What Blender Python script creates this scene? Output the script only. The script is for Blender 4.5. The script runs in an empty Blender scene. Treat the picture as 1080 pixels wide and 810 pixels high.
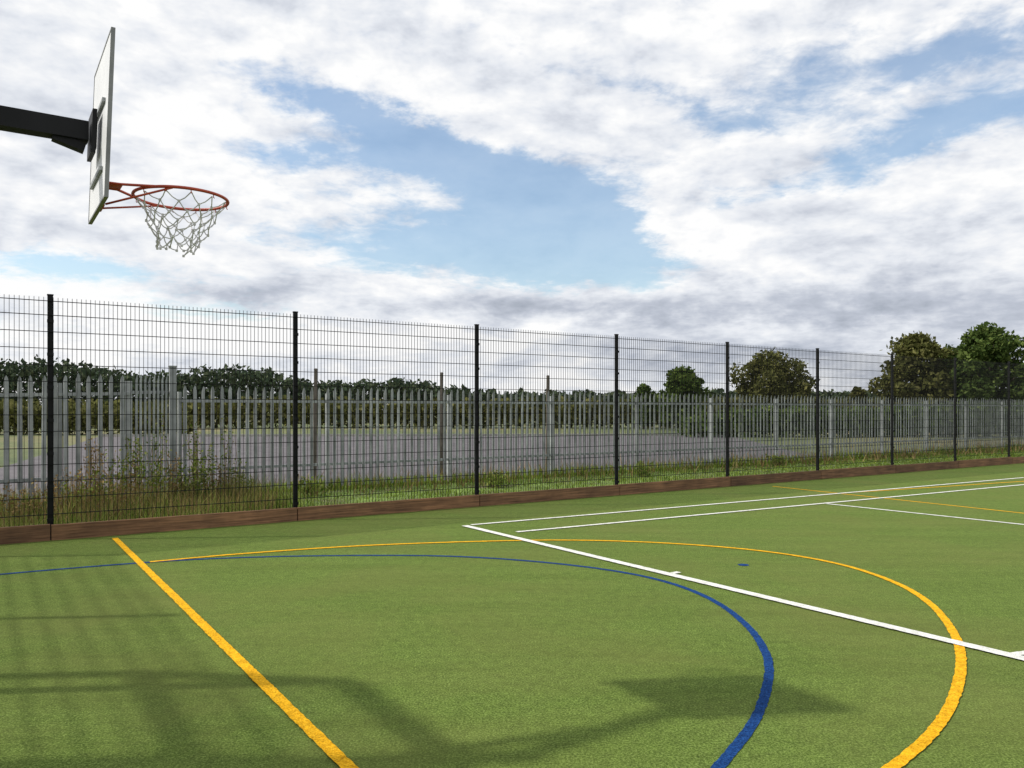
import bpy, math, random
import numpy as np
from mathutils import Vector, Matrix
random.seed(7); RNG=np.random.default_rng(7)
F=835.0; HY=432.0; CH=1.57; CZ=0.012
sc=bpy.context.scene
def gp(px,py):
    Y=CH*F/(py-HY); return ((px-540)/F*Y, Y)
def wx(px,Y): return (px-540)/F*Y
def wz(py,Y): return CH+CZ+(HY-py)*Y/F
U=Vector((.8303,.5573,0)).normalized(); N=Vector((-U.y,U.x,0))   # N points away from court
P0=Vector((-5.581,9.569,0))
def fp(t,o=0,z=0): return P0+U*t+N*o+Vector((0,0,z))
UP=Vector((0,0,1))
SUNV=Vector((1.1,.09,-1.0)).normalized()

# ---------------- materials
def newmat(name):
    m=bpy.data.materials.new(name); m.use_nodes=True
    nt=m.node_tree; b=nt.nodes['Principled BSDF']; return m,nt,b
def ramp(nt,fac,stops):
    r=nt.nodes.new('ShaderNodeValToRGB'); e=r.color_ramp.elements
    while len(e)<len(stops): e.new(0.5)
    for i,(p,c) in enumerate(stops):
        e[i].position=p; e[i].color=(*c,1)
    nt.links.new(fac,r.inputs[0]); return r.outputs[0]
def noise(nt,vec,scale,detail=4,rough=.55,dist=0):
    n=nt.nodes.new('ShaderNodeTexNoise'); n.inputs['Scale'].default_value=scale
    n.inputs['Detail'].default_value=detail; n.inputs['Roughness'].default_value=rough
    n.inputs['Distortion'].default_value=dist
    if vec is not None: nt.links.new(vec,n.inputs['Vector'])
    return n.outputs[0]
def pos(nt): return nt.nodes.new('ShaderNodeNewGeometry').outputs['Position']
def mixc(nt,f,a,b,mode='MIX'):
    m=nt.nodes.new('ShaderNodeMixRGB'); m.blend_type=mode
    for i,x in enumerate((f,a,b)):
        if hasattr(x,'links') : nt.links.new(x,m.inputs[i])
        elif isinstance(x,(int,float)): m.inputs[i].default_value=x
        else: m.inputs[i].default_value=(*x,1)
    return m.outputs[0]
def bump(nt,b,h,strength,dist):
    n=nt.nodes.new('ShaderNodeBump'); n.inputs['Strength'].default_value=strength; n.inputs['Distance'].default_value=dist
    nt.links.new(h,n.inputs['Height']); nt.links.new(n.outputs[0],b.inputs['Normal'])
def simple(name,c1,c2,scale=5,rough=.6,metal=0,bs=.2,bd=.005,detail=4,spec=.5,isl=0):
    m,nt,b=newmat(name); p=pos(nt); n=noise(nt,p,scale,detail)
    c=ramp(nt,n,[(.3,c1),(.7,c2)])
    if isl:
        g=nt.nodes.new('ShaderNodeNewGeometry')
        c=mixc(nt,1.0,c,ramp(nt,g.outputs['Random Per Island'],[(0,(1-isl,1-isl,1-isl)),(1,(1+isl,1+isl,1+isl))]),'MULTIPLY')
    nt.links.new(c,b.inputs['Base Color'])
    b.inputs['Roughness'].default_value=rough; b.inputs['Metallic'].default_value=metal
    b.inputs['Specular IOR Level'].default_value=spec
    if bs: bump(nt,b,noise(nt,p,scale*8,2),bs,bd)
    return m
def turf(name,c_dark,c_mid,c_light,olive=None,contrast=1):
    m,nt,b=newmat(name); p=pos(nt)
    fine=noise(nt,p,85,4,.8); c=ramp(nt,fine,[(.38,c_dark),(.5,c_mid),(.63,c_light)])
    mid=noise(nt,p,16,4,.75)
    c=mixc(nt,.65,c,ramp(nt,mid,[(.3,(.58,.58,.58)),(.7,(1.28,1.28,1.28))]),'MULTIPLY')
    if olive:
        big=noise(nt,p,.55,4,.6,.4)
        r=ramp(nt,big,[(.42,(0,0,0)),(.68,(1,1,1))])
        c=mixc(nt,r,c,mixc(nt,.5,c,olive))
        mp=nt.nodes.new('ShaderNodeMapping'); mp.inputs['Rotation'].default_value=(0,0,-math.atan2(U.y,U.x)); mp.inputs['Scale'].default_value=(.5,3.2,1)
        nt.links.new(p,mp.inputs[0])
        c=mixc(nt,.6,c,ramp(nt,noise(nt,mp.outputs[0],1.1,4,.6),[(.35,(.86,.87,.82)),(.65,(1.08,1.08,1.1))]),'MULTIPLY')
    nt.links.new(c,b.inputs['Base Color']); b.inputs['Roughness'].default_value=.95
    b.inputs['Specular IOR Level'].default_value=.12
    bump(nt,b,noise(nt,p,130,3,.75),.75,.009); return m
M_turf=turf('artificial_turf',(.046,.078,.012),(.112,.168,.029),(.225,.30,.08),(.15,.16,.045))
M_yel=turf('line_yellow',(.50,.24,.006),(.80,.41,.008),(.95,.56,.03))
M_whi=turf('line_white',(.55,.56,.50),(.78,.78,.73),(.9,.9,.87))
M_blu=turf('line_blue',(.003,.022,.09),(.006,.045,.18),(.02,.09,.28))
M_black=simple('black_powdercoat',(.004,.0045,.005),(.009,.0095,.011),4,.55,bs=0,spec=.2)
M_wire=simple('black_wire',(.004,.0045,.005),(.009,.0095,.01),4,.6,bs=0,spec=.15)
M_galv=simple('galvanised_steel',(.19,.205,.21),(.36,.38,.38),3,.5,.1,isl=.25)
M_orange=simple('rim_paint',(.36,.04,.015),(.5,.07,.03),12,.45)
M_net=simple('net_cord',(.5,.49,.50),(.7,.69,.7),20,.8)
M_board=simple('board_white',(.68,.69,.71),(.80,.81,.82),3,.45)
M_boardedge=simple('board_edge',(.16,.165,.17),(.26,.265,.27),6,.5)
def woodmat(name,a,b_):
    m,nt,b=newmat(name); mp=nt.nodes.new('ShaderNodeMapping')
    mp.inputs['Rotation'].default_value=(0,0,-math.atan2(U.y,U.x))
    p=pos(nt); nt.links.new(p,mp.inputs[0]); mp2=nt.nodes.new('ShaderNodeMapping'); mp2.inputs['Scale'].default_value=(1.2,20,30)
    nt.links.new(mp.outputs[0],mp2.inputs[0])
    n=noise(nt,mp2.outputs[0],1.5,5,.6,.3); c=ramp(nt,n,[(.3,a),(.7,b_)])
    g=nt.nodes.new('ShaderNodeNewGeometry')
    c=mixc(nt,.8,c,ramp(nt,g.outputs['Random Per Island'],[(0,(.6,.56,.55)),(1,(1.35,1.25,1.15))]),'MULTIPLY')
    c=mixc(nt,.6,c,ramp(nt,noise(nt,p,2.2,4,.6),[(.35,(.5,.5,.5)),(.65,(1.2,1.2,1.2))]),'MULTIPLY')
    nt.links.new(c,b.inputs['Base Color']); b.inputs['Roughness'].default_value=.85
    bump(nt,b,n,.4,.01); return m
M_wood=woodmat('treated_timber',(.085,.043,.022),(.32,.175,.09))
def leafmat(name,dark,mid,light,tr=.25):
    m,nt,b=newmat(name); g=nt.nodes.new('ShaderNodeNewGeometry')
    c=ramp(nt,g.outputs['Random Per Island'],[(0,dark),(.5,mid),(1,light)])
    n=noise(nt,g.outputs['Position'],.7,2)
    c=mixc(nt,.7,c,ramp(nt,n,[(.3,(.6,.62,.6)),(.7,(1.3,1.25,1.1))]),'MULTIPLY')
    d=nt.nodes.new('ShaderNodeBsdfDiffuse'); nt.links.new(c,d.inputs[0]); nt.nodes.remove(b)
    t=nt.nodes.new('ShaderNodeBsdfTranslucent'); nt.links.new(c,t.inputs[0])
    mx=nt.nodes.new('ShaderNodeMixShader'); mx.inputs[0].default_value=tr
    nt.links.new(d.outputs[0],mx.inputs[1]); nt.links.new(t.outputs[0],mx.inputs[2])
    nt.links.new(mx.outputs[0],nt.nodes['Material Output'].inputs[0]); return m
M_leaf=leafmat('tree_leaves',(.038,.065,.02),(.08,.125,.034),(.16,.21,.065))
M_leafb=leafmat('tree_leaves_olive',(.055,.062,.02),(.115,.125,.042),(.20,.195,.08))
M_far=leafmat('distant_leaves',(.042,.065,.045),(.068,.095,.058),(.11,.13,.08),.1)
M_grass=leafmat('grass_blades',(.09,.14,.02),(.18,.27,.04),(.32,.38,.09),.3)
M_weed=leafmat('weed_leaves',(.08,.12,.02),(.16,.23,.045),(.32,.34,.11),.3)
M_dry=leafmat('dry_stems',(.16,.10,.045),(.27,.19,.09),(.40,.31,.15),.2)
M_bark=simple('bark',(.035,.026,.018),(.09,.07,.05),6,.9,0,.6,.02)
M_asph=simple('asphalt',(.075,.067,.074),(.135,.122,.13),1.3,.9,0,.3,.004,6)
M_conc=simple('concrete',(.25,.24,.22),(.4,.39,.36),2,.9)
M_gpost=simple('weathered_post',(.07,.06,.05),(.14,.12,.10),6,.9)
def fieldmat():
    m,nt,b=newmat('field_grass'); p=pos(nt)
    c=ramp(nt,noise(nt,p,.06,5,.6),[(.35,(.06,.09,.028)),(.5,(.12,.14,.045)),(.65,(.22,.18,.085))])
    c=mixc(nt,.8,c,ramp(nt,noise(nt,p,2.5,5,.7),[(.3,(.5,.5,.5)),(.7,(1.3,1.3,1.3))]),'MULTIPLY')
    nt.links.new(c,b.inputs['Base Color']); b.inputs['Roughness'].default_value=.95
    return m
M_field=fieldmat()
def vergemat():
    m,nt,b=newmat('verge_grass'); p=pos(nt)
    c=ramp(nt,noise(nt,p,1.2,5,.65),[(.34,(.13,.11,.055)),(.46,(.11,.16,.035)),(.62,(.18,.27,.05))])
    c=mixc(nt,.8,c,ramp(nt,noise(nt,p,40,3,.7),[(.3,(.5,.5,.5)),(.7,(1.35,1.35,1.3))]),'MULTIPLY')
    nt.links.new(c,b.inputs['Base Color']); b.inputs['Roughness'].default_value=.95
    return m
M_verge=vergemat()

# ---------------- mesh helpers
class MB:
    def __init__(s): s.v=[]; s.f=[]
    def box(s,c,ax,ay,az,bev=0):
        c=Vector(c); n=len(s.v)
        for i in (-1,1):
            for j in (-1,1):
                for k in (-1,1): s.v.append(c+ax*i+ay*j+az*k)
        for q in ((0,1,3,2),(4,6,7,5),(0,4,5,1),(2,3,7,6),(0,2,6,4),(1,5,7,3)): s.f.append(tuple(n+a for a in q))
    def bar(s,a,b,w,h,side=None):
        a=Vector(a);b=Vector(b);d=(b-a); L=d.length/2; d.normalize()
        ref=UP if abs(d.z)<.9 else (side or U)
        x=d.cross(ref).normalized(); y=x.cross(d).normalized()
        s.box((a+b)/2,d*L,x*(w/2),y*(h/2))
    def tube(s,pts,rs,n=6,close=False,cap=True):
        pts=[Vector(p) for p in pts]; m=len(pts)
        if not hasattr(rs,'__len__'): rs=[rs]*m
        base=len(s.v)
        for i,p in enumerate(pts):
            if close: d=pts[(i+1)%m]-pts[i-1]
            else: d=pts[min(i+1,m-1)]-pts[max(i-1,0)]
            d.normalize(); ref=UP if abs(d.z)<.9 else Vector((1,0,0))
            x=d.cross(ref).normalized(); y=d.cross(x)
            for k in range(n):
                a=2*math.pi*k/n; s.v.append(p+x*math.cos(a)*rs[i]+y*math.sin(a)*rs[i])
        for i in range(m if close else m-1):
            j=(i+1)%m
            for k in range(n):
                l=(k+1)%n; s.f.append((base+i*n+k,base+i*n+l,base+j*n+l,base+j*n+k))
        if cap and not close:
            s.f.append(tuple(base+k for k in range(n))[::-1]); s.f.append(tuple(base+(m-1)*n+k for k in range(n)))
    def obj(s,name,mat,parent=None,smooth=False,bevel=0):
        me=bpy.data.meshes.new(name); me.from_pydata([tuple(v) for v in s.v],[],s.f); me.update()
        if smooth: me.polygons.foreach_set('use_smooth',[True]*len(me.polygons))
        o=bpy.data.objects.new(name,me); sc.collection.objects.link(o); me.materials.append(mat)
        if parent: o.parent=parent
        if bevel:
            md=o.modifiers.new('b','BEVEL'); md.width=bevel; md.segments=2
        return o
def empty(name):
    o=bpy.data.objects.new(name,None); sc.collection.objects.link(o); return o
def npobj(name,V,k,mat,parent=None):
    n=len(V)//k; me=bpy.data.meshes.new(name)
    me.vertices.add(len(V)); me.vertices.foreach_set('co',V.astype(np.float32).ravel())
    me.loops.add(n*k); me.loops.foreach_set('vertex_index',np.arange(n*k,dtype=np.int32))
    me.polygons.add(n); me.polygons.foreach_set('loop_start',np.arange(0,n*k,k,dtype=np.int32))
    me.polygons.foreach_set('loop_total',np.full(n,k,dtype=np.int32)); me.update(calc_edges=True)
    o=bpy.data.objects.new(name,me); sc.collection.objects.link(o); me.materials.append(mat)
    if parent: o.parent=parent
    return o
def leafquads(C,size,flat=.0):
    n=len(C); a=RNG.normal(size=(n,3)); a/=np.linalg.norm(a,axis=1)[:,None]
    b=RNG.normal(size=(n,3)); b-=a*(a*b).sum(1)[:,None]; b/=np.linalg.norm(b,axis=1)[:,None]
    s=(size*RNG.uniform(.6,1.4,n))[:,None]; a=a*s; b=b*s*.6
    V=np.stack([C-a,C+b,C+a,C-b],1).reshape(-1,3); return V
def clumps(c,r,n):
    p=RNG.normal(size=(n,3)); p/=np.linalg.norm(p,axis=1)[:,None]
    p*=(RNG.uniform(0.25,1,n)**.5)[:,None]; p*=1+RNG.normal(0,.12,(n,1))
    return p*np.array(r)+np.array(c)
def sheet(name,pts,z,mat):
    me=bpy.data.meshes.new(name); me.from_pydata([(p[0],p[1],z) for p in pts],[],[tuple(range(len(pts)))]); me.update()
    o=bpy.data.objects.new(name,me); sc.collection.objects.link(o); me.materials.append(mat); return o

# ---------------- ground sheets
sheet('ground',[(-900,-900),(900,-900),(900,900),(-900,900)],0,M_field)
T0=-2.3; T1=42
sheet('sports_court',[fp(T0,-.0),fp(T0,-22),fp(T1,-22),fp(T1,-.0)],CZ,M_turf)
sheet('grass_verge',[fp(T0-12,.06),fp(T1,.06),fp(T1,5.8),fp(T0-12,5.8)],.008,M_verge)
sheet('car_park',[fp(-2,5.8),fp(23,5.8),(13.2,48),(-24,46)],.004,M_asph)
k=MB(); k.bar((-24,46.2,.06),(13.2,48.2,.06),.2,.14); k.obj('kerb',M_conc)

# ---------------- court lines
def catmull(P,step=.03):
    P=[Vector((p[0],p[1],0)) for p in P]
    if len(P)==2:
        L=(P[1]-P[0]).length; n=max(2,int(L/step)); return [P[0].lerp(P[1],i/n) for i in range(n+1)]
    Q=[P[0]*2-P[1]]+P+[P[-1]*2-P[-2]]; out=[]
    for i in range(1,len(Q)-2):
        L=(Q[i+1]-Q[i]).length; n=max(2,int(L/step))
        for j in range(n):
            t=j/n; a,b,c,d=Q[i-1],Q[i],Q[i+1],Q[i+2]
            out.append(.5*((2*b)+(c-a)*t+(2*a-5*b+4*c-d)*t*t+(3*b-a-3*c+d)*t**3))
    out.append(P[-1])
    for _ in range(60):
        out=[out[0]]+[(out[i-1]+out[i]*2+out[i+1])/4 for i in range(1,len(out)-1)]+[out[-1]]
    return out
def ribbon(name,P,w,mat,lift=.004):
    P=catmull(P); m=MB()
    for i,p in enumerate(P):
        d=(P[min(i+1,len(P)-1)]-P[max(i-1,0)]).normalized(); n=Vector((-d.y,d.x,0))
        for sgn in (-1,1):
            q=p+n*sgn*(w/2+random.gauss(0,.0018)); m.v.append((q.x,q.y,CZ+lift))
    for i in range(len(P)-1): m.f.append((2*i,2*i+1,2*i+3,2*i+2))
    return m.obj(name,mat)
def ext(a,b,L):
    a=Vector(a);b=Vector(b);d=(b-a).normalized(); return a,b+d*L
a,b=ext(gp(121,568),gp(365,808),3.0); ribbon('yellow_court_line',[a,b],.068,M_yel,.0085)
arc=[(158,593),(260,584),(380,576),(500,571.5),(600,570),(700,573),(800,581),(880,594),(940,613),(980,636),(1006,668),(1014,700),(1005,740),(980,778),(935,815)]
A=[gp(*p) for p in arc]; 
ribbon('yellow_court_arc',A,.060,M_yel,.006)
arc=[(-60,612),(0,606),(100,597.5),(200,590.5),(300,587),(400,586),(480,587),(560,592),(640,601),(700,613),(750,632),(788,660),(810,694),(808,730),(792,768),(755,812)]
ribbon('blue_court_arc',[gp(*p) for p in arc],.055,M_blu,.0035)
a,b=ext(gp(490,555),gp(1080,696),4); ribbon('white_court_line',[a,b],.10,M_whi,.011)
ribbon('white_court_line',[gp(497,554),gp(1080,504),gp(1200,494)][0:2],.07,M_whi,.0085)
ribbon('white_court_line',[gp(545,561.5),gp(1085,511)],.07,M_whi,.0085)
ribbon('white_court_line',[gp(872,531.5),gp(1150,561)],.07,M_whi,.006)
ribbon('yellow_court_line',[gp(815,513),gp(1150,549)],.055,M_yel,.0035)
ribbon('yellow_court_line',[gp(870,521.5),gp(1090,507)],.055,M_yel,.0035)
ribbon('white_court_line',[gp(1062,692),gp(1085,689)],.06,M_whi,.0085)
ribbon('white_court_line',[gp(706,606),gp(716,604)],.06,M_whi,.0085)
m=MB(); c=gp(784,596)
for i in range(24): m.v.append((c[0]+.055*math.cos(i*math.pi/12),c[1]+.055*math.sin(i*math.pi/12),CZ+.0035))
m.f.append(tuple(range(24))); m.obj('blue_court_spot',M_blu)

# ---------------- mesh fence
def mesh_fence(name,A,D,ts,H=2.94,boards=True,wr=.0028):
    e=empty(name); D=D.normalized(); Nn=Vector((-D.y,D.x,0))
    po=MB(); wi=MB(); bo=MB(); ft=MB()
    for t in ts:
        p=A+D*t
        po.box(p+UP*(H+.02)/2,D*.03,Nn*.022,UP*((H+.02)/2))
        po.box(p+UP*(H+.028),D*.034,Nn*.026,UP*.008)
        for z in np.arange(.25,H,.4): po.box(p-Nn*.028*1+UP*z,D*.036,Nn*.006,UP*.02)
        ft.box(p-Nn*.05+UP*.03,D*.06,Nn*.02,UP*.03)
    t0,t1=ts[0],ts[-1]; off=-Nn*.036
    for t in np.arange(t0+.03,t1,.05):
        p=A+D*t+off; wi.box(p+UP*(H+.02)/2,D*wr,Nn*wr,UP*((H-.03)/2))
    for a,b in zip(ts[:-1],ts[1:]):
        for z in list(np.arange(.12,H-.04,.2))+[H-.05]:
            for o in (.007,-.007):
                c=A+D*((a+b)/2)+off+Nn*o+UP*z
                wi.box(c,D*((b-a)/2),Nn*.003,UP*.004)
        if boards:
            hh=.205+random.uniform(-.01,.01)
            bo.box(A+D*((a+b)/2)-Nn*.075+UP*(hh/2+random.uniform(-.004,.004)),D*((b-a)/2-.006),Nn*.022,UP*(hh/2))
    po.obj('posts',M_black,e,bevel=.003); wi.obj('wire_mesh',M_wire,e); ft.obj('post_feet',M_black,e)
    if boards: bo.obj('kickboards',M_wood,e,bevel=.006)
    return e
S=3.014
mesh_fence('mesh_fence',P0.copy(),U,[T0]+[S*k for k in range(0,14)])
cor=fp(T0)
mesh_fence('mesh_fence',cor,-N,[0.001]+[S*k for k in range(1,5)],boards=True,wr=.0034)

# ---------------- palisade fence
def palisade(name,A,B,z0a,z1a,z1b=None):
    z1b=z1b or z1a
    e=empty(name); A=Vector((*A,0));B=Vector((*B,0)); D=(B-A); L=D.length; D.normalize(); Nn=Vector((-D.y,D.x,0))
    pa=MB(); ra=MB(); po=MB()
    t=0.08
    while t<L-.05:
        H=z1a+(z1b-z1a)*t/L+random.gauss(0,.009); c=A+D*(t+random.gauss(0,.005)); n=len(pa.v)
        lean=random.gauss(0,.009)
        prof=[(-.035,0,.11),(-.021,-.014,.035),(0,-.018,0),(.021,-.014,.035),(.035,0,.11)]
        for x,y,d in prof:
            pa.v.append(c+D*x+Nn*(y-.03)+UP*.06); pa.v.append(c+D*(x*.9+lean)+Nn*(y-.03)+UP*(H-d))
        for i in range(4): pa.f.append((n+2*i,n+2*i+2,n+2*i+3,n+2*i+1))
        t+=.155
    for zf in (.25,.86):
        za=z1a*zf; zb=z1b*zf
        ra.bar(A+UP*za,B+UP*zb,.035,.05)
    t=0
    while t<=L+.01:
        H=z1a+(z1b-z1a)*t/L
        po.box(A+D*t+Nn*.05+UP*(H-.12)/2,D*.028,Nn*.045,UP*((H-.12)/2)); t+=2.75
    pa.obj('pales',M_galv,e); ra.obj('rails',M_galv,e); po.obj('posts',M_galv,e)
    return e
PA=Vector((-5.91,14.1,0)); PE=PA+U*62
palisade('palisade_fence',(PA.x,PA.y),(PE.x,PE.y),0,2.02)
LB=Vector((-6.1,12.7,0)); LA=LB-U*12
palisade('palisade_fence',(LA.x,LA.y),(LB.x,LB.y),0,1.80,2.14)
palisade('palisade_fence',(LB.x,LB.y),(PA.x-.18,PA.y-.05),0,2.16,2.2)
m=MB(); c=Vector((wx(182,14.0),14.0,0)); m.box(c+UP*1.17,U*.055,N*.055,UP*1.17); m.box(c+UP*2.345,U*.065,N*.065,UP*.012); m.obj('gate_post',M_galv,bevel=.004)
for px,top,Y in ((332,390,17.5),(465,394,19),(577,397,20.5)):
    m=MB(); z=wz(top,Y); x=wx(px,Y); m.tube([(x,Y,0),(x+.02,Y,z)],[.045,.038],8); m.tube([(x+.02,Y,z-.001),(x+.02,Y,z+.03)],[.046,.03],8); m.obj('wooden_post',M_gpost)

# ---------------- basketball hoop
e=empty('basketball_hoop'); n_=U.copy(); w_=N.copy()
bc=Vector((-2.13,4.07,0)); W=.68; zb=1.03+CH; zt=1.85+CH
def bpnt(s,z,o):
    lean=.03*(z-zb)/(zt-zb)
    return bc+w_*(s*W/2)+n_*(o+lean)+UP*z
m=MB()
def slab(mb,s0,s1,z0,z1,o0,o1):
    n=len(mb.v)
    for o in (o0,o1):
        for s,z in ((s0,z0),(s1,z0),(s1,z1),(s0,z1)): mb.v.append(bpnt(s,z,o))
    for q in ((0,3,2,1),(4,5,6,7),(0,1,5,4),(1,2,6,5),(2,3,7,6),(3,0,4,7)): mb.f.append(tuple(n+a for a in q))
slab(m,-.985,.985,zb+.008,zt-.008,-.007,.007); m.obj('backboard',M_board,e)
m=MB(); 
for s0,s1,z0,z1 in ((-1,-.98,zb,zt),(.98,1,zb,zt),(-.979,.979,zb,zb+.01),(-.979,.979,zt-.01,zt)): slab(m,s0,s1,z0,z1,-.0095,.0095)
m.obj('board_frame',M_boardedge,e)
m=MB()
slab(m,-.62,.62,zb+.16,zb+.18,-.022,-.0075); slab(m,-.62,.62,zb+.5,zb+.52,-.022,-.0075)
m.obj('back_braces',M_galv,e)
m=MB(); az=1.425+CH
slab(m,-.28,.28,az-.12,az+.1,-.05,-.03)
slab(m,-.2,.2,az-.09,az+.07,-.029,-.0235)
m.bar(bc-n_*.045+UP*az,bc-n_*1.35+UP*az,.09,.095)
m.bar(bc-n_*.06+UP*(az-.085),bc-n_*.2+UP*(az-.045),.06,.04)
m.tube([bc-n_*1.35,bc-n_*1.35+UP*(az+.06)],.075,16)
m.box(bc-n_*1.35+UP*.03,n_*.16,w_*.16,UP*.015)
m.bar(bc-n_*.75+UP*(az-.04),bc-n_*1.32+UP*(az-.6),.06,.06)
m.obj('arm_and_pole',M_black,e)
rc=bc+n_*.405+UP*(1.156+CH); R=.238
m=MB()
m.tube([rc+n_*R*math.cos(a)+w_*R*math.sin(a) for a in np.linspace(0,2*math.pi,48,endpoint=False)],.0085,8,close=True)
att=bc+n_*.02+UP*(1.172+CH)
for s in (-1,1):
    m.tube([att+w_*s*.055,att+w_*s*.06+n_*.08,rc+w_*s*R*math.sin(.9)-n_*R*math.cos(.9)],.007,6)
    m.tube([att+w_*s*.05-UP*.11+n_*.01,rc+w_*s*R*.93-n_*R*.36-UP*.004],.0055,6)
m.box(att+n_*.0+UP*(-.05),n_*.004,w_*.075,UP*.075)
m.box(att+n_*.045,n_*.045,w_*.07,UP*.003)
for i in range(12):
    a=i*math.pi/6; p=rc+n_*(R)*math.cos(a)+w_*R*math.sin(a)-UP*.012; m.tube([p+UP*.004,p-UP*.01,p-UP*.012+n_*.006],.0025,4)
m.obj('rim',M_orange,e,smooth=True)
m=MB(); rows=7; nk=12; nodes=[]
for r in range(rows):
    f=r/(rows-1); rad=R*(1-.62*f**.6)*(1 if r else .98); z=-.015-.268*f
    row=[]
    for i in range(nk):
        a=(i+.5*(r%2))*2*math.pi/nk
        row.append(rc+n_*(rad*math.cos(a)-.02*f)+w_*rad*math.sin(a)+UP*z+Vector((random.gauss(0,.014*(f+.2)),random.gauss(0,.014*(f+.2)),random.gauss(0,.014*(f)))))
    nodes.append(row)
for r in range(rows-1):
    for i in range(nk):
        j=(i+1)%nk if r%2 else (i-1)%nk
        for q in (nodes[r+1][i],nodes[r+1][j]):
            p=nodes[r][i]; mid=(p+q)/2-UP*.007; m.tube([p,mid,q],.003,5)
for r in range(1,rows):
    for p in nodes[r]: m.box(p,U*.0055,N*.0055,UP*.006)
m.obj('net',M_net,e)

# steel goal frame standing left of the camera (its shadow falls on the court)
m=MB(); q=[(-5.5,4.45),(-4.25,4.3),(-3.5,3.2),(-4.75,3.3)]; Z=3.0
for i in range(4):
    a=Vector((*q[i],Z)); b=Vector((*q[(i+1)%4],Z)); m.bar(a,b,.1,.1)
    m.box(Vector((*q[i],Z/2)),U*.04,N*.04,UP*Z/2)
for f in np.linspace(.1,.9,9):
    a=Vector((*q[0],Z)).lerp(Vector((*q[1],Z)),f); b=Vector((*q[3],Z)).lerp(Vector((*q[2],Z)),f); m.bar(a,b,.016,.016)
m.obj('shadow_frame',M_galv)

# ---------------- grass blades on verge
def blades(name,n,tr,orr,h,mat,w=.006,tpow=1.6):
    t=tr[0]+(tr[1]-tr[0])*RNG.uniform(0,1,n)**tpow; o=RNG.uniform(*orr,n)
    pat=.6+.8*(np.sin(t*1.7+o*2)*np.sin(t*.6-o*1.3)*.5+.5)
    B=np.array(P0)[None]+np.outer(t,np.array(U))+np.outer(o,np.array(N)); B[:,2]=.0
    hh=h*RNG.uniform(.4,1.3,n)*pat; a=RNG.uniform(0,2*np.pi,n); ww=w*(1+t*.06).clip(1,4)
    d=np.stack([np.cos(a),np.sin(a),0*a],1)*ww[:,None]; le=np.stack([RNG.normal(0,.35,n)*hh,RNG.normal(0,.35,n)*hh,hh],1)
    V=np.stack([B-d,B+d,B+le],1).reshape(-1,3); return npobj(name,V,3,mat)
g=empty('grass')
for args in (('blades_verge',70000,(-3.5,40),(.08,5.7),.07,M_grass),
             ('blades_fence_edge',10000,(-3.5,38),(.05,.4),.15,M_grass),
             ('blades_palisade_edge',12000,(-2,38),(3.6,4.3),.2,M_grass),
             ('dry_stalks',4000,(-5,38),(2.6,5.6),.33,M_dry),
             ('dry_rough_growth',5000,(-3,3.2),(.6,3.6),.42,M_dry,.004,1.0),
             ('rough_growth',5000,(-3,3.6),(.4,3.6),.34,M_weed,.006,1.0)):
    blades(*args).parent=g
# weeds / shrubs
def shrub(name,x,y,h,r,n,mat=M_weed,stems=14,ls=.024):
    e=empty(name); m=MB(); C=[]
    for i in range(stems):
        a=random.uniform(0,6.28); rr=random.uniform(0,r); hh=h*random.uniform(.4,1.05)
        b=Vector((x+rr*.4*math.cos(a),y+rr*.4*math.sin(a),0)); t=Vector((x+rr*math.cos(a),y+rr*math.sin(a),hh))
        mid=(b+t)/2+Vector((random.gauss(0,.05),random.gauss(0,.05),.05))
        m.tube([b,mid,t],[.006,.004,.002],5)
        for j in range(n//stems):
            f=random.uniform(.12,1); p=(b.lerp(mid,f*2) if f<.5 else mid.lerp(t,f*2-1))
            s=.09*(1.15-f); C.append(p+Vector((random.gauss(0,s),random.gauss(0,s),random.gauss(0,.04))))
    m.obj('stems',M_dry,e); npobj('leaves',leafquads(np.array([tuple(c) for c in C]),ls),4,mat,e); return e
for px,Y,top,r,n in ((150,12.3,460,.35,750),(120,12.0,480,.4,650),(215,13.2,462,.4,600),(190,13.0,485,.45,700),(250,14.6,485,.35,400),(85,11.6,505,.35,400),(30,11.2,520,.4,350),(205,13.6,432,.2,260),(160,13.4,428,.28,420),(238,14.2,440,.15,160)):
    shrub('shrub',wx(px,Y),Y,wz(top,Y),r,n)
for px,Y,top in ((97,11.9,460),(108,12.1,468),(75,11.5,480),(180,12.6,475),(140,12.2,465),(55,11.3,500),(20,11.0,505),(225,13.5,480),(125,11.6,495)):
    shrub('dry_weed',wx(px,Y),Y,wz(top,Y),.24,240,M_dry,10,.02)
for px,Y in ((330,14.5),(520,16),(680,18.5),(820,22)):
    shrub('weed_clump',wx(px,Y),Y,.33,.35,400,M_weed,12,.03)

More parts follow.
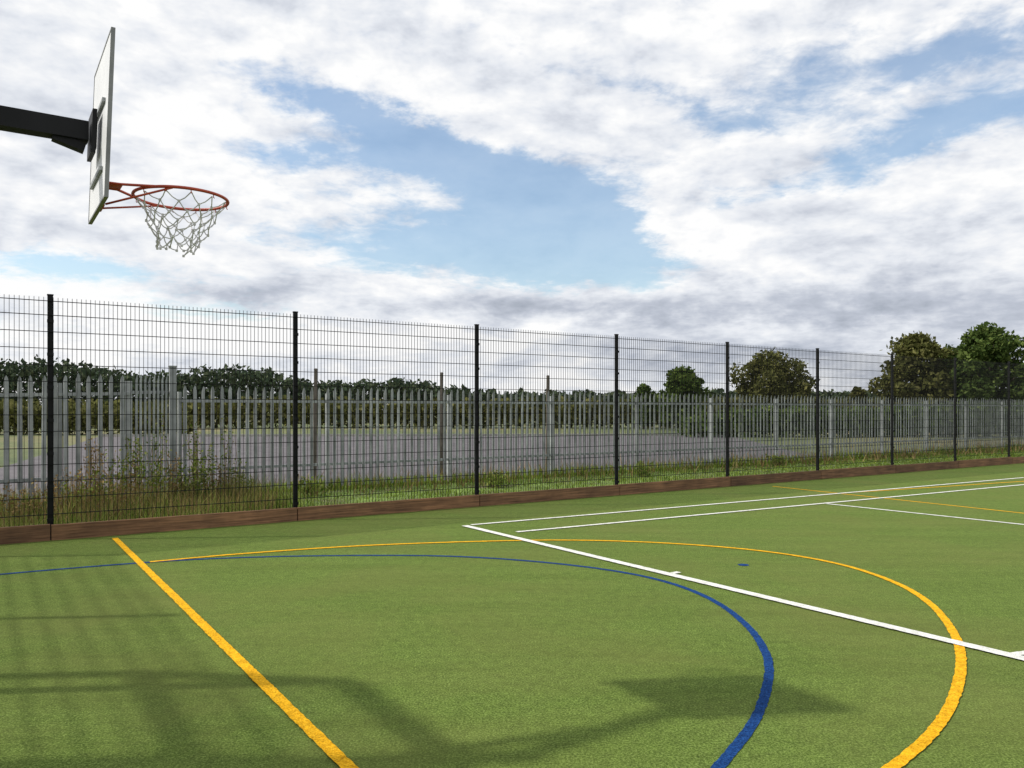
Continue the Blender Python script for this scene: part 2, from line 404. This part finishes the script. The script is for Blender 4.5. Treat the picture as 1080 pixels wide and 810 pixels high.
# ---------------- trees
def tree(name,x,y,h,w,n,mat,base=.12,ls=.15,nc=34):
    e=empty(name); m=MB(); tr=h*.03
    m.tube([(x,y,0),(x+.05,y,h*.25),(x-.05,y+.05,h*.5),(x+.05,y,h*.8)],[tr*1.3,tr,tr*.7,tr*.2],9)
    C=[]
    C.append(clumps((x,y,h*(base+.93)/2),(w*.34,w*.34,h*(.88-base)/2),n//4))
    for i in range(nc):
        f=(i+random.random())/nc; z=h*(base+.08+(.86-base)*f); env=math.sin(math.pi*min(1,(.22+.70*f)))**.6
        a=i*2.4+random.uniform(-.5,.5); rr=w/2*env*random.uniform(.45,.92)
        if f>.9: rr*=.5
        c=(x+rr*math.cos(a),y+rr*math.sin(a),min(z,h*.91)); r=w*random.uniform(.10,.18)
        if i%2==0: m.tube([(x,y,max(.3,z*.5)),((x+c[0])/2,(y+c[1])/2,z*.8),c],[tr*.45,tr*.3,tr*.08],5)
        C.append(clumps(c,(r,r,r*.75),n//nc))
    m.obj('trunk',M_bark,e,smooth=True); npobj('crown',leafquads(np.concatenate(C),ls),4,mat,e); return e
for px,Y,top,wpx,n,mat in ((720,60,386,52,4500,M_leaf),(815,62,373,90,9000,M_leafb),(680,64,403,26,1600,M_leaf),(905,60,407,26,1500,M_leafb),
        (966,55,350,80,9000,M_leafb),(1044,52,341,88,10500,M_leaf),(1125,54,352,90,5000,M_leaf),(1008,60,364,74,5000,M_leaf),(1200,58,345,90,4000,M_leafb)):
    tree('tree',wx(px,Y),Y,wz(top,Y),wpx*Y/F,n,mat,base=.02)
def mass(name,prof,Y,n,ls,mat,thick=3,bot=0):
    xs=[p[0] for p in prof]; ys=[p[1] for p in prof]
    px=RNG.uniform(xs[0],xs[-1],n); top=np.interp(px,xs,ys)
    top=top+2.4*np.sin(px*.19+Y)+1.6*np.sin(px*.43+1)+1.2*np.sin(px*.9)
    Yv=Y+RNG.uniform(-thick,thick,n); zt=CH+(HY-top)*Y/F
    z=bot+(zt-bot)*RNG.uniform(0,1,n)**.6*RNG.uniform(.93,1.02,n)
    C=np.stack([(px-540)/F*Y,Yv,z],1); return npobj(name,leafquads(C,ls),4,mat)
mass('distant_treeline',[(-400,385),(0,384),(60,381),(110,389),(150,396),(185,396),(215,391),(260,389),(300,395),(325,404),(400,404),(430,400),(470,409),(520,414),(690,415),(760,414),(860,415),(930,414),(1000,415),(1500,400)],95,70000,.30,M_far,4)
mass('hedge',[(-300,420),(190,425),(300,420),(420,424),(560,422),(700,424),(820,420),(950,424),(1100,420),(1400,415)],68,30000,.24,M_leafb,2)
mass('hedge',[(720,440),(800,430),(900,432),(1000,428),(1300,428)],46,18000,.16,M_leaf,1.2)
mass('hedge',[(-300,425),(0,428),(150,432),(200,440)],50,9000,.18,M_leafb,1.5)

# ---------------- sun, world, camera
l=bpy.data.lights.new('sun','SUN'); l.energy=3.7; l.angle=math.radians(1.3); l.color=(1,.95,.86)
so=bpy.data.objects.new('sun',l); sc.collection.objects.link(so); so.rotation_euler=SUNV.to_track_quat('-Z','Y').to_euler()
w=bpy.data.worlds.new('World'); sc.world=w; w.use_nodes=True; nt=w.node_tree; nt.nodes.clear()
w.cycles.sampling_method='MANUAL'; w.cycles.sample_map_resolution=128
def Mth(op,a,b=None,c=None,clamp=False):
    n=nt.nodes.new('ShaderNodeMath'); n.operation=op; n.use_clamp=clamp
    for i,x in enumerate((a,b,c)):
        if x is None: continue
        if isinstance(x,(int,float)): n.inputs[i].default_value=x
        else: nt.links.new(x,n.inputs[i])
    return n.outputs[0]
add=lambda a,b:Mth('ADD',a,b); sub=lambda a,b:Mth('SUBTRACT',a,b); mul=lambda a,b:Mth('MULTIPLY',a,b)
tc=nt.nodes.new('ShaderNodeTexCoord'); sp=nt.nodes.new('ShaderNodeSeparateXYZ'); nt.links.new(tc.outputs['Generated'],sp.inputs[0])
X,Yy,Zz=sp.outputs
az=Mth('ARCTAN2',X,Yy); el=Mth('ARCSINE',Zz)
def comb(a,b,c=0.0):
    n=nt.nodes.new('ShaderNodeCombineXYZ')
    for i,x in enumerate((a,b,c)):
        if isinstance(x,(int,float)): n.inputs[i].default_value=x
        else: nt.links.new(x,n.inputs[i])
    return n.outputs[0]
wn=nt.nodes.new('ShaderNodeTexNoise'); wn.inputs['Scale'].default_value=5; wn.inputs['Detail'].default_value=6; wn.inputs['Roughness'].default_value=.65
nt.links.new(comb(az,mul(el,1.8)),wn.inputs['Vector']); ws=nt.nodes.new('ShaderNodeSeparateColor'); nt.links.new(wn.outputs['Color'],ws.inputs[0])
azw=add(az,mul(sub(ws.outputs[0],.5),.18)); elw=add(el,mul(sub(ws.outputs[1],.5),.11))
wv=comb(azw,elw)
def blob(px,py,sx,sy,slope=0,amp=1):
    a0=math.atan((px-540)/F); e0=math.atan((HY-py)/math.hypot(F,px-540))
    mp=nt.nodes.new('ShaderNodeMapping'); mp.vector_type='TEXTURE'
    mp.inputs['Location'].default_value=(a0,e0,0); mp.inputs['Rotation'].default_value=(0,0,-math.radians(slope))
    mp.inputs['Scale'].default_value=(1.9*sx/F,1.9*sy/F,1); nt.links.new(wv,mp.inputs[0])
    g=nt.nodes.new('ShaderNodeTexGradient'); g.gradient_type='QUADRATIC_SPHERE'; nt.links.new(mp.outputs[0],g.inputs[0])
    return mul(g.outputs['Fac'],amp*1.25)
def total(bl):
    r=None
    for b in bl: o=blob(*b); r=o if r is None else add(r,o)
    return r
den=add(Mth('MAXIMUM',Zz,0.0),.14)
dome=comb(Mth('DIVIDE',X,den),Mth('DIVIDE',Yy,den))
n1=noise(nt,dome,1.5,8,.64,.35)
n1b=noise(nt,dome,10,4,.62,.3)
ae=comb(az,mul(el,2.0),.3)
n2=noise(nt,ae,5.2,9,.58,.1)
ae2=comb(add(az,-.012),add(mul(el,2.0),.04),.3)
n2b=noise(nt,ae2,5.2,5,.58,.1)
relief=sub(n2,n2b)
holes=total([(585,225,125,54,20,2.0),(430,140,160,30,20,1.4),(480,262,190,38,5,1.15),(330,162,90,22,0,.8),(960,150,230,28,-12,1.0),(1010,45,170,40,-5,1.0),
             (90,290,100,15,0,.8),(700,100,190,18,12,.5),(230,330,130,12,0,.4),(300,90,120,16,15,.3)])
fills=total([(775,245,130,36,8,1.3),(1000,265,160,60,0,.6),(250,40,240,40,10,.3),(120,200,140,60,0,.35),(760,330,320,40,0,.7),(420,405,420,26,0,.6)])
cov=add(add(.86,mul(sub(n1,.5),1.6)),mul(sub(n1b,.5),1.05)); cov=add(cov,mul(sub(n2,.5),.6)); cov=add(sub(cov,holes),fills)
mr=nt.nodes.new('ShaderNodeMapRange'); mr.interpolation_type='SMOOTHSTEP'; nt.links.new(cov,mr.inputs[0])
mr.inputs[1].default_value=.02; mr.inputs[2].default_value=.72; mr.inputs[3].default_value=.17; mr.inputs[4].default_value=1; mask=mr.outputs[0]
grey=total([(930,325,280,34,4,.56),(620,328,260,18,0,.34),(1000,388,200,16,0,.44),(760,375,220,16,0,.34),(330,225,150,16,0,.10),(150,150,160,26,6,.16),(250,314,220,12,0,.22),(1020,230,120,14,0,.22),(60,240,120,20,0,.15)])
lit=total([(700,262,100,22,0,.25),(20,292,70,14,0,.3),(130,352,160,24,0,.35),(480,360,220,18,0,.22),(850,280,120,12,0,.15)])
sh=add(add(.18,grey),mul(sub(n2,.5),.9)); sh=sub(sub(sh,lit),mul(relief,2.4)); sh=sub(sh,mul(sub(n1b,.5),.4)); 
cc=ramp(nt,Mth('ADD',sh,0,clamp=True),[(0,(1.0,1.0,1.0)),(.28,(.80,.83,.885)),(.6,(.54,.58,.665)),(1,(.33,.37,.44))])
sky=nt.nodes.new('ShaderNodeTexSky'); sky.sky_type='NISHITA'; sky.sun_disc=False
sky.sun_elevation=math.radians(42.2); sky.sun_rotation=math.atan2(-1.1,-.09)%(2*math.pi); sky.air_density=1.3; sky.dust_density=.2; sky.ozone_density=3.0
b1=nt.nodes.new('ShaderNodeBackground'); nt.links.new(sky.outputs[0],b1.inputs[0]); b1.inputs[1].default_value=.15
b2=nt.nodes.new('ShaderNodeBackground'); nt.links.new(cc,b2.inputs[0]); b2.inputs[1].default_value=1.0
mx=nt.nodes.new('ShaderNodeMixShader'); nt.links.new(mask,mx.inputs[0]); nt.links.new(b1.outputs[0],mx.inputs[1]); nt.links.new(b2.outputs[0],mx.inputs[2])
out=nt.nodes.new('ShaderNodeOutputWorld'); nt.links.new(mx.outputs[0],out.inputs[0])

cam=bpy.data.cameras.new('camera'); co=bpy.data.objects.new('camera',cam); sc.collection.objects.link(co); sc.camera=co
co.location=(0,0,CH+CZ); co.rotation_euler=(math.pi/2,0,0); cam.sensor_width=36; cam.lens=36*F/1080
cam.shift_y=(HY-405)/1080; cam.clip_end=3000; cam.clip_start=.05
sc.view_settings.view_transform='Standard'; sc.view_settings.look='None'; sc.view_settings.exposure=0
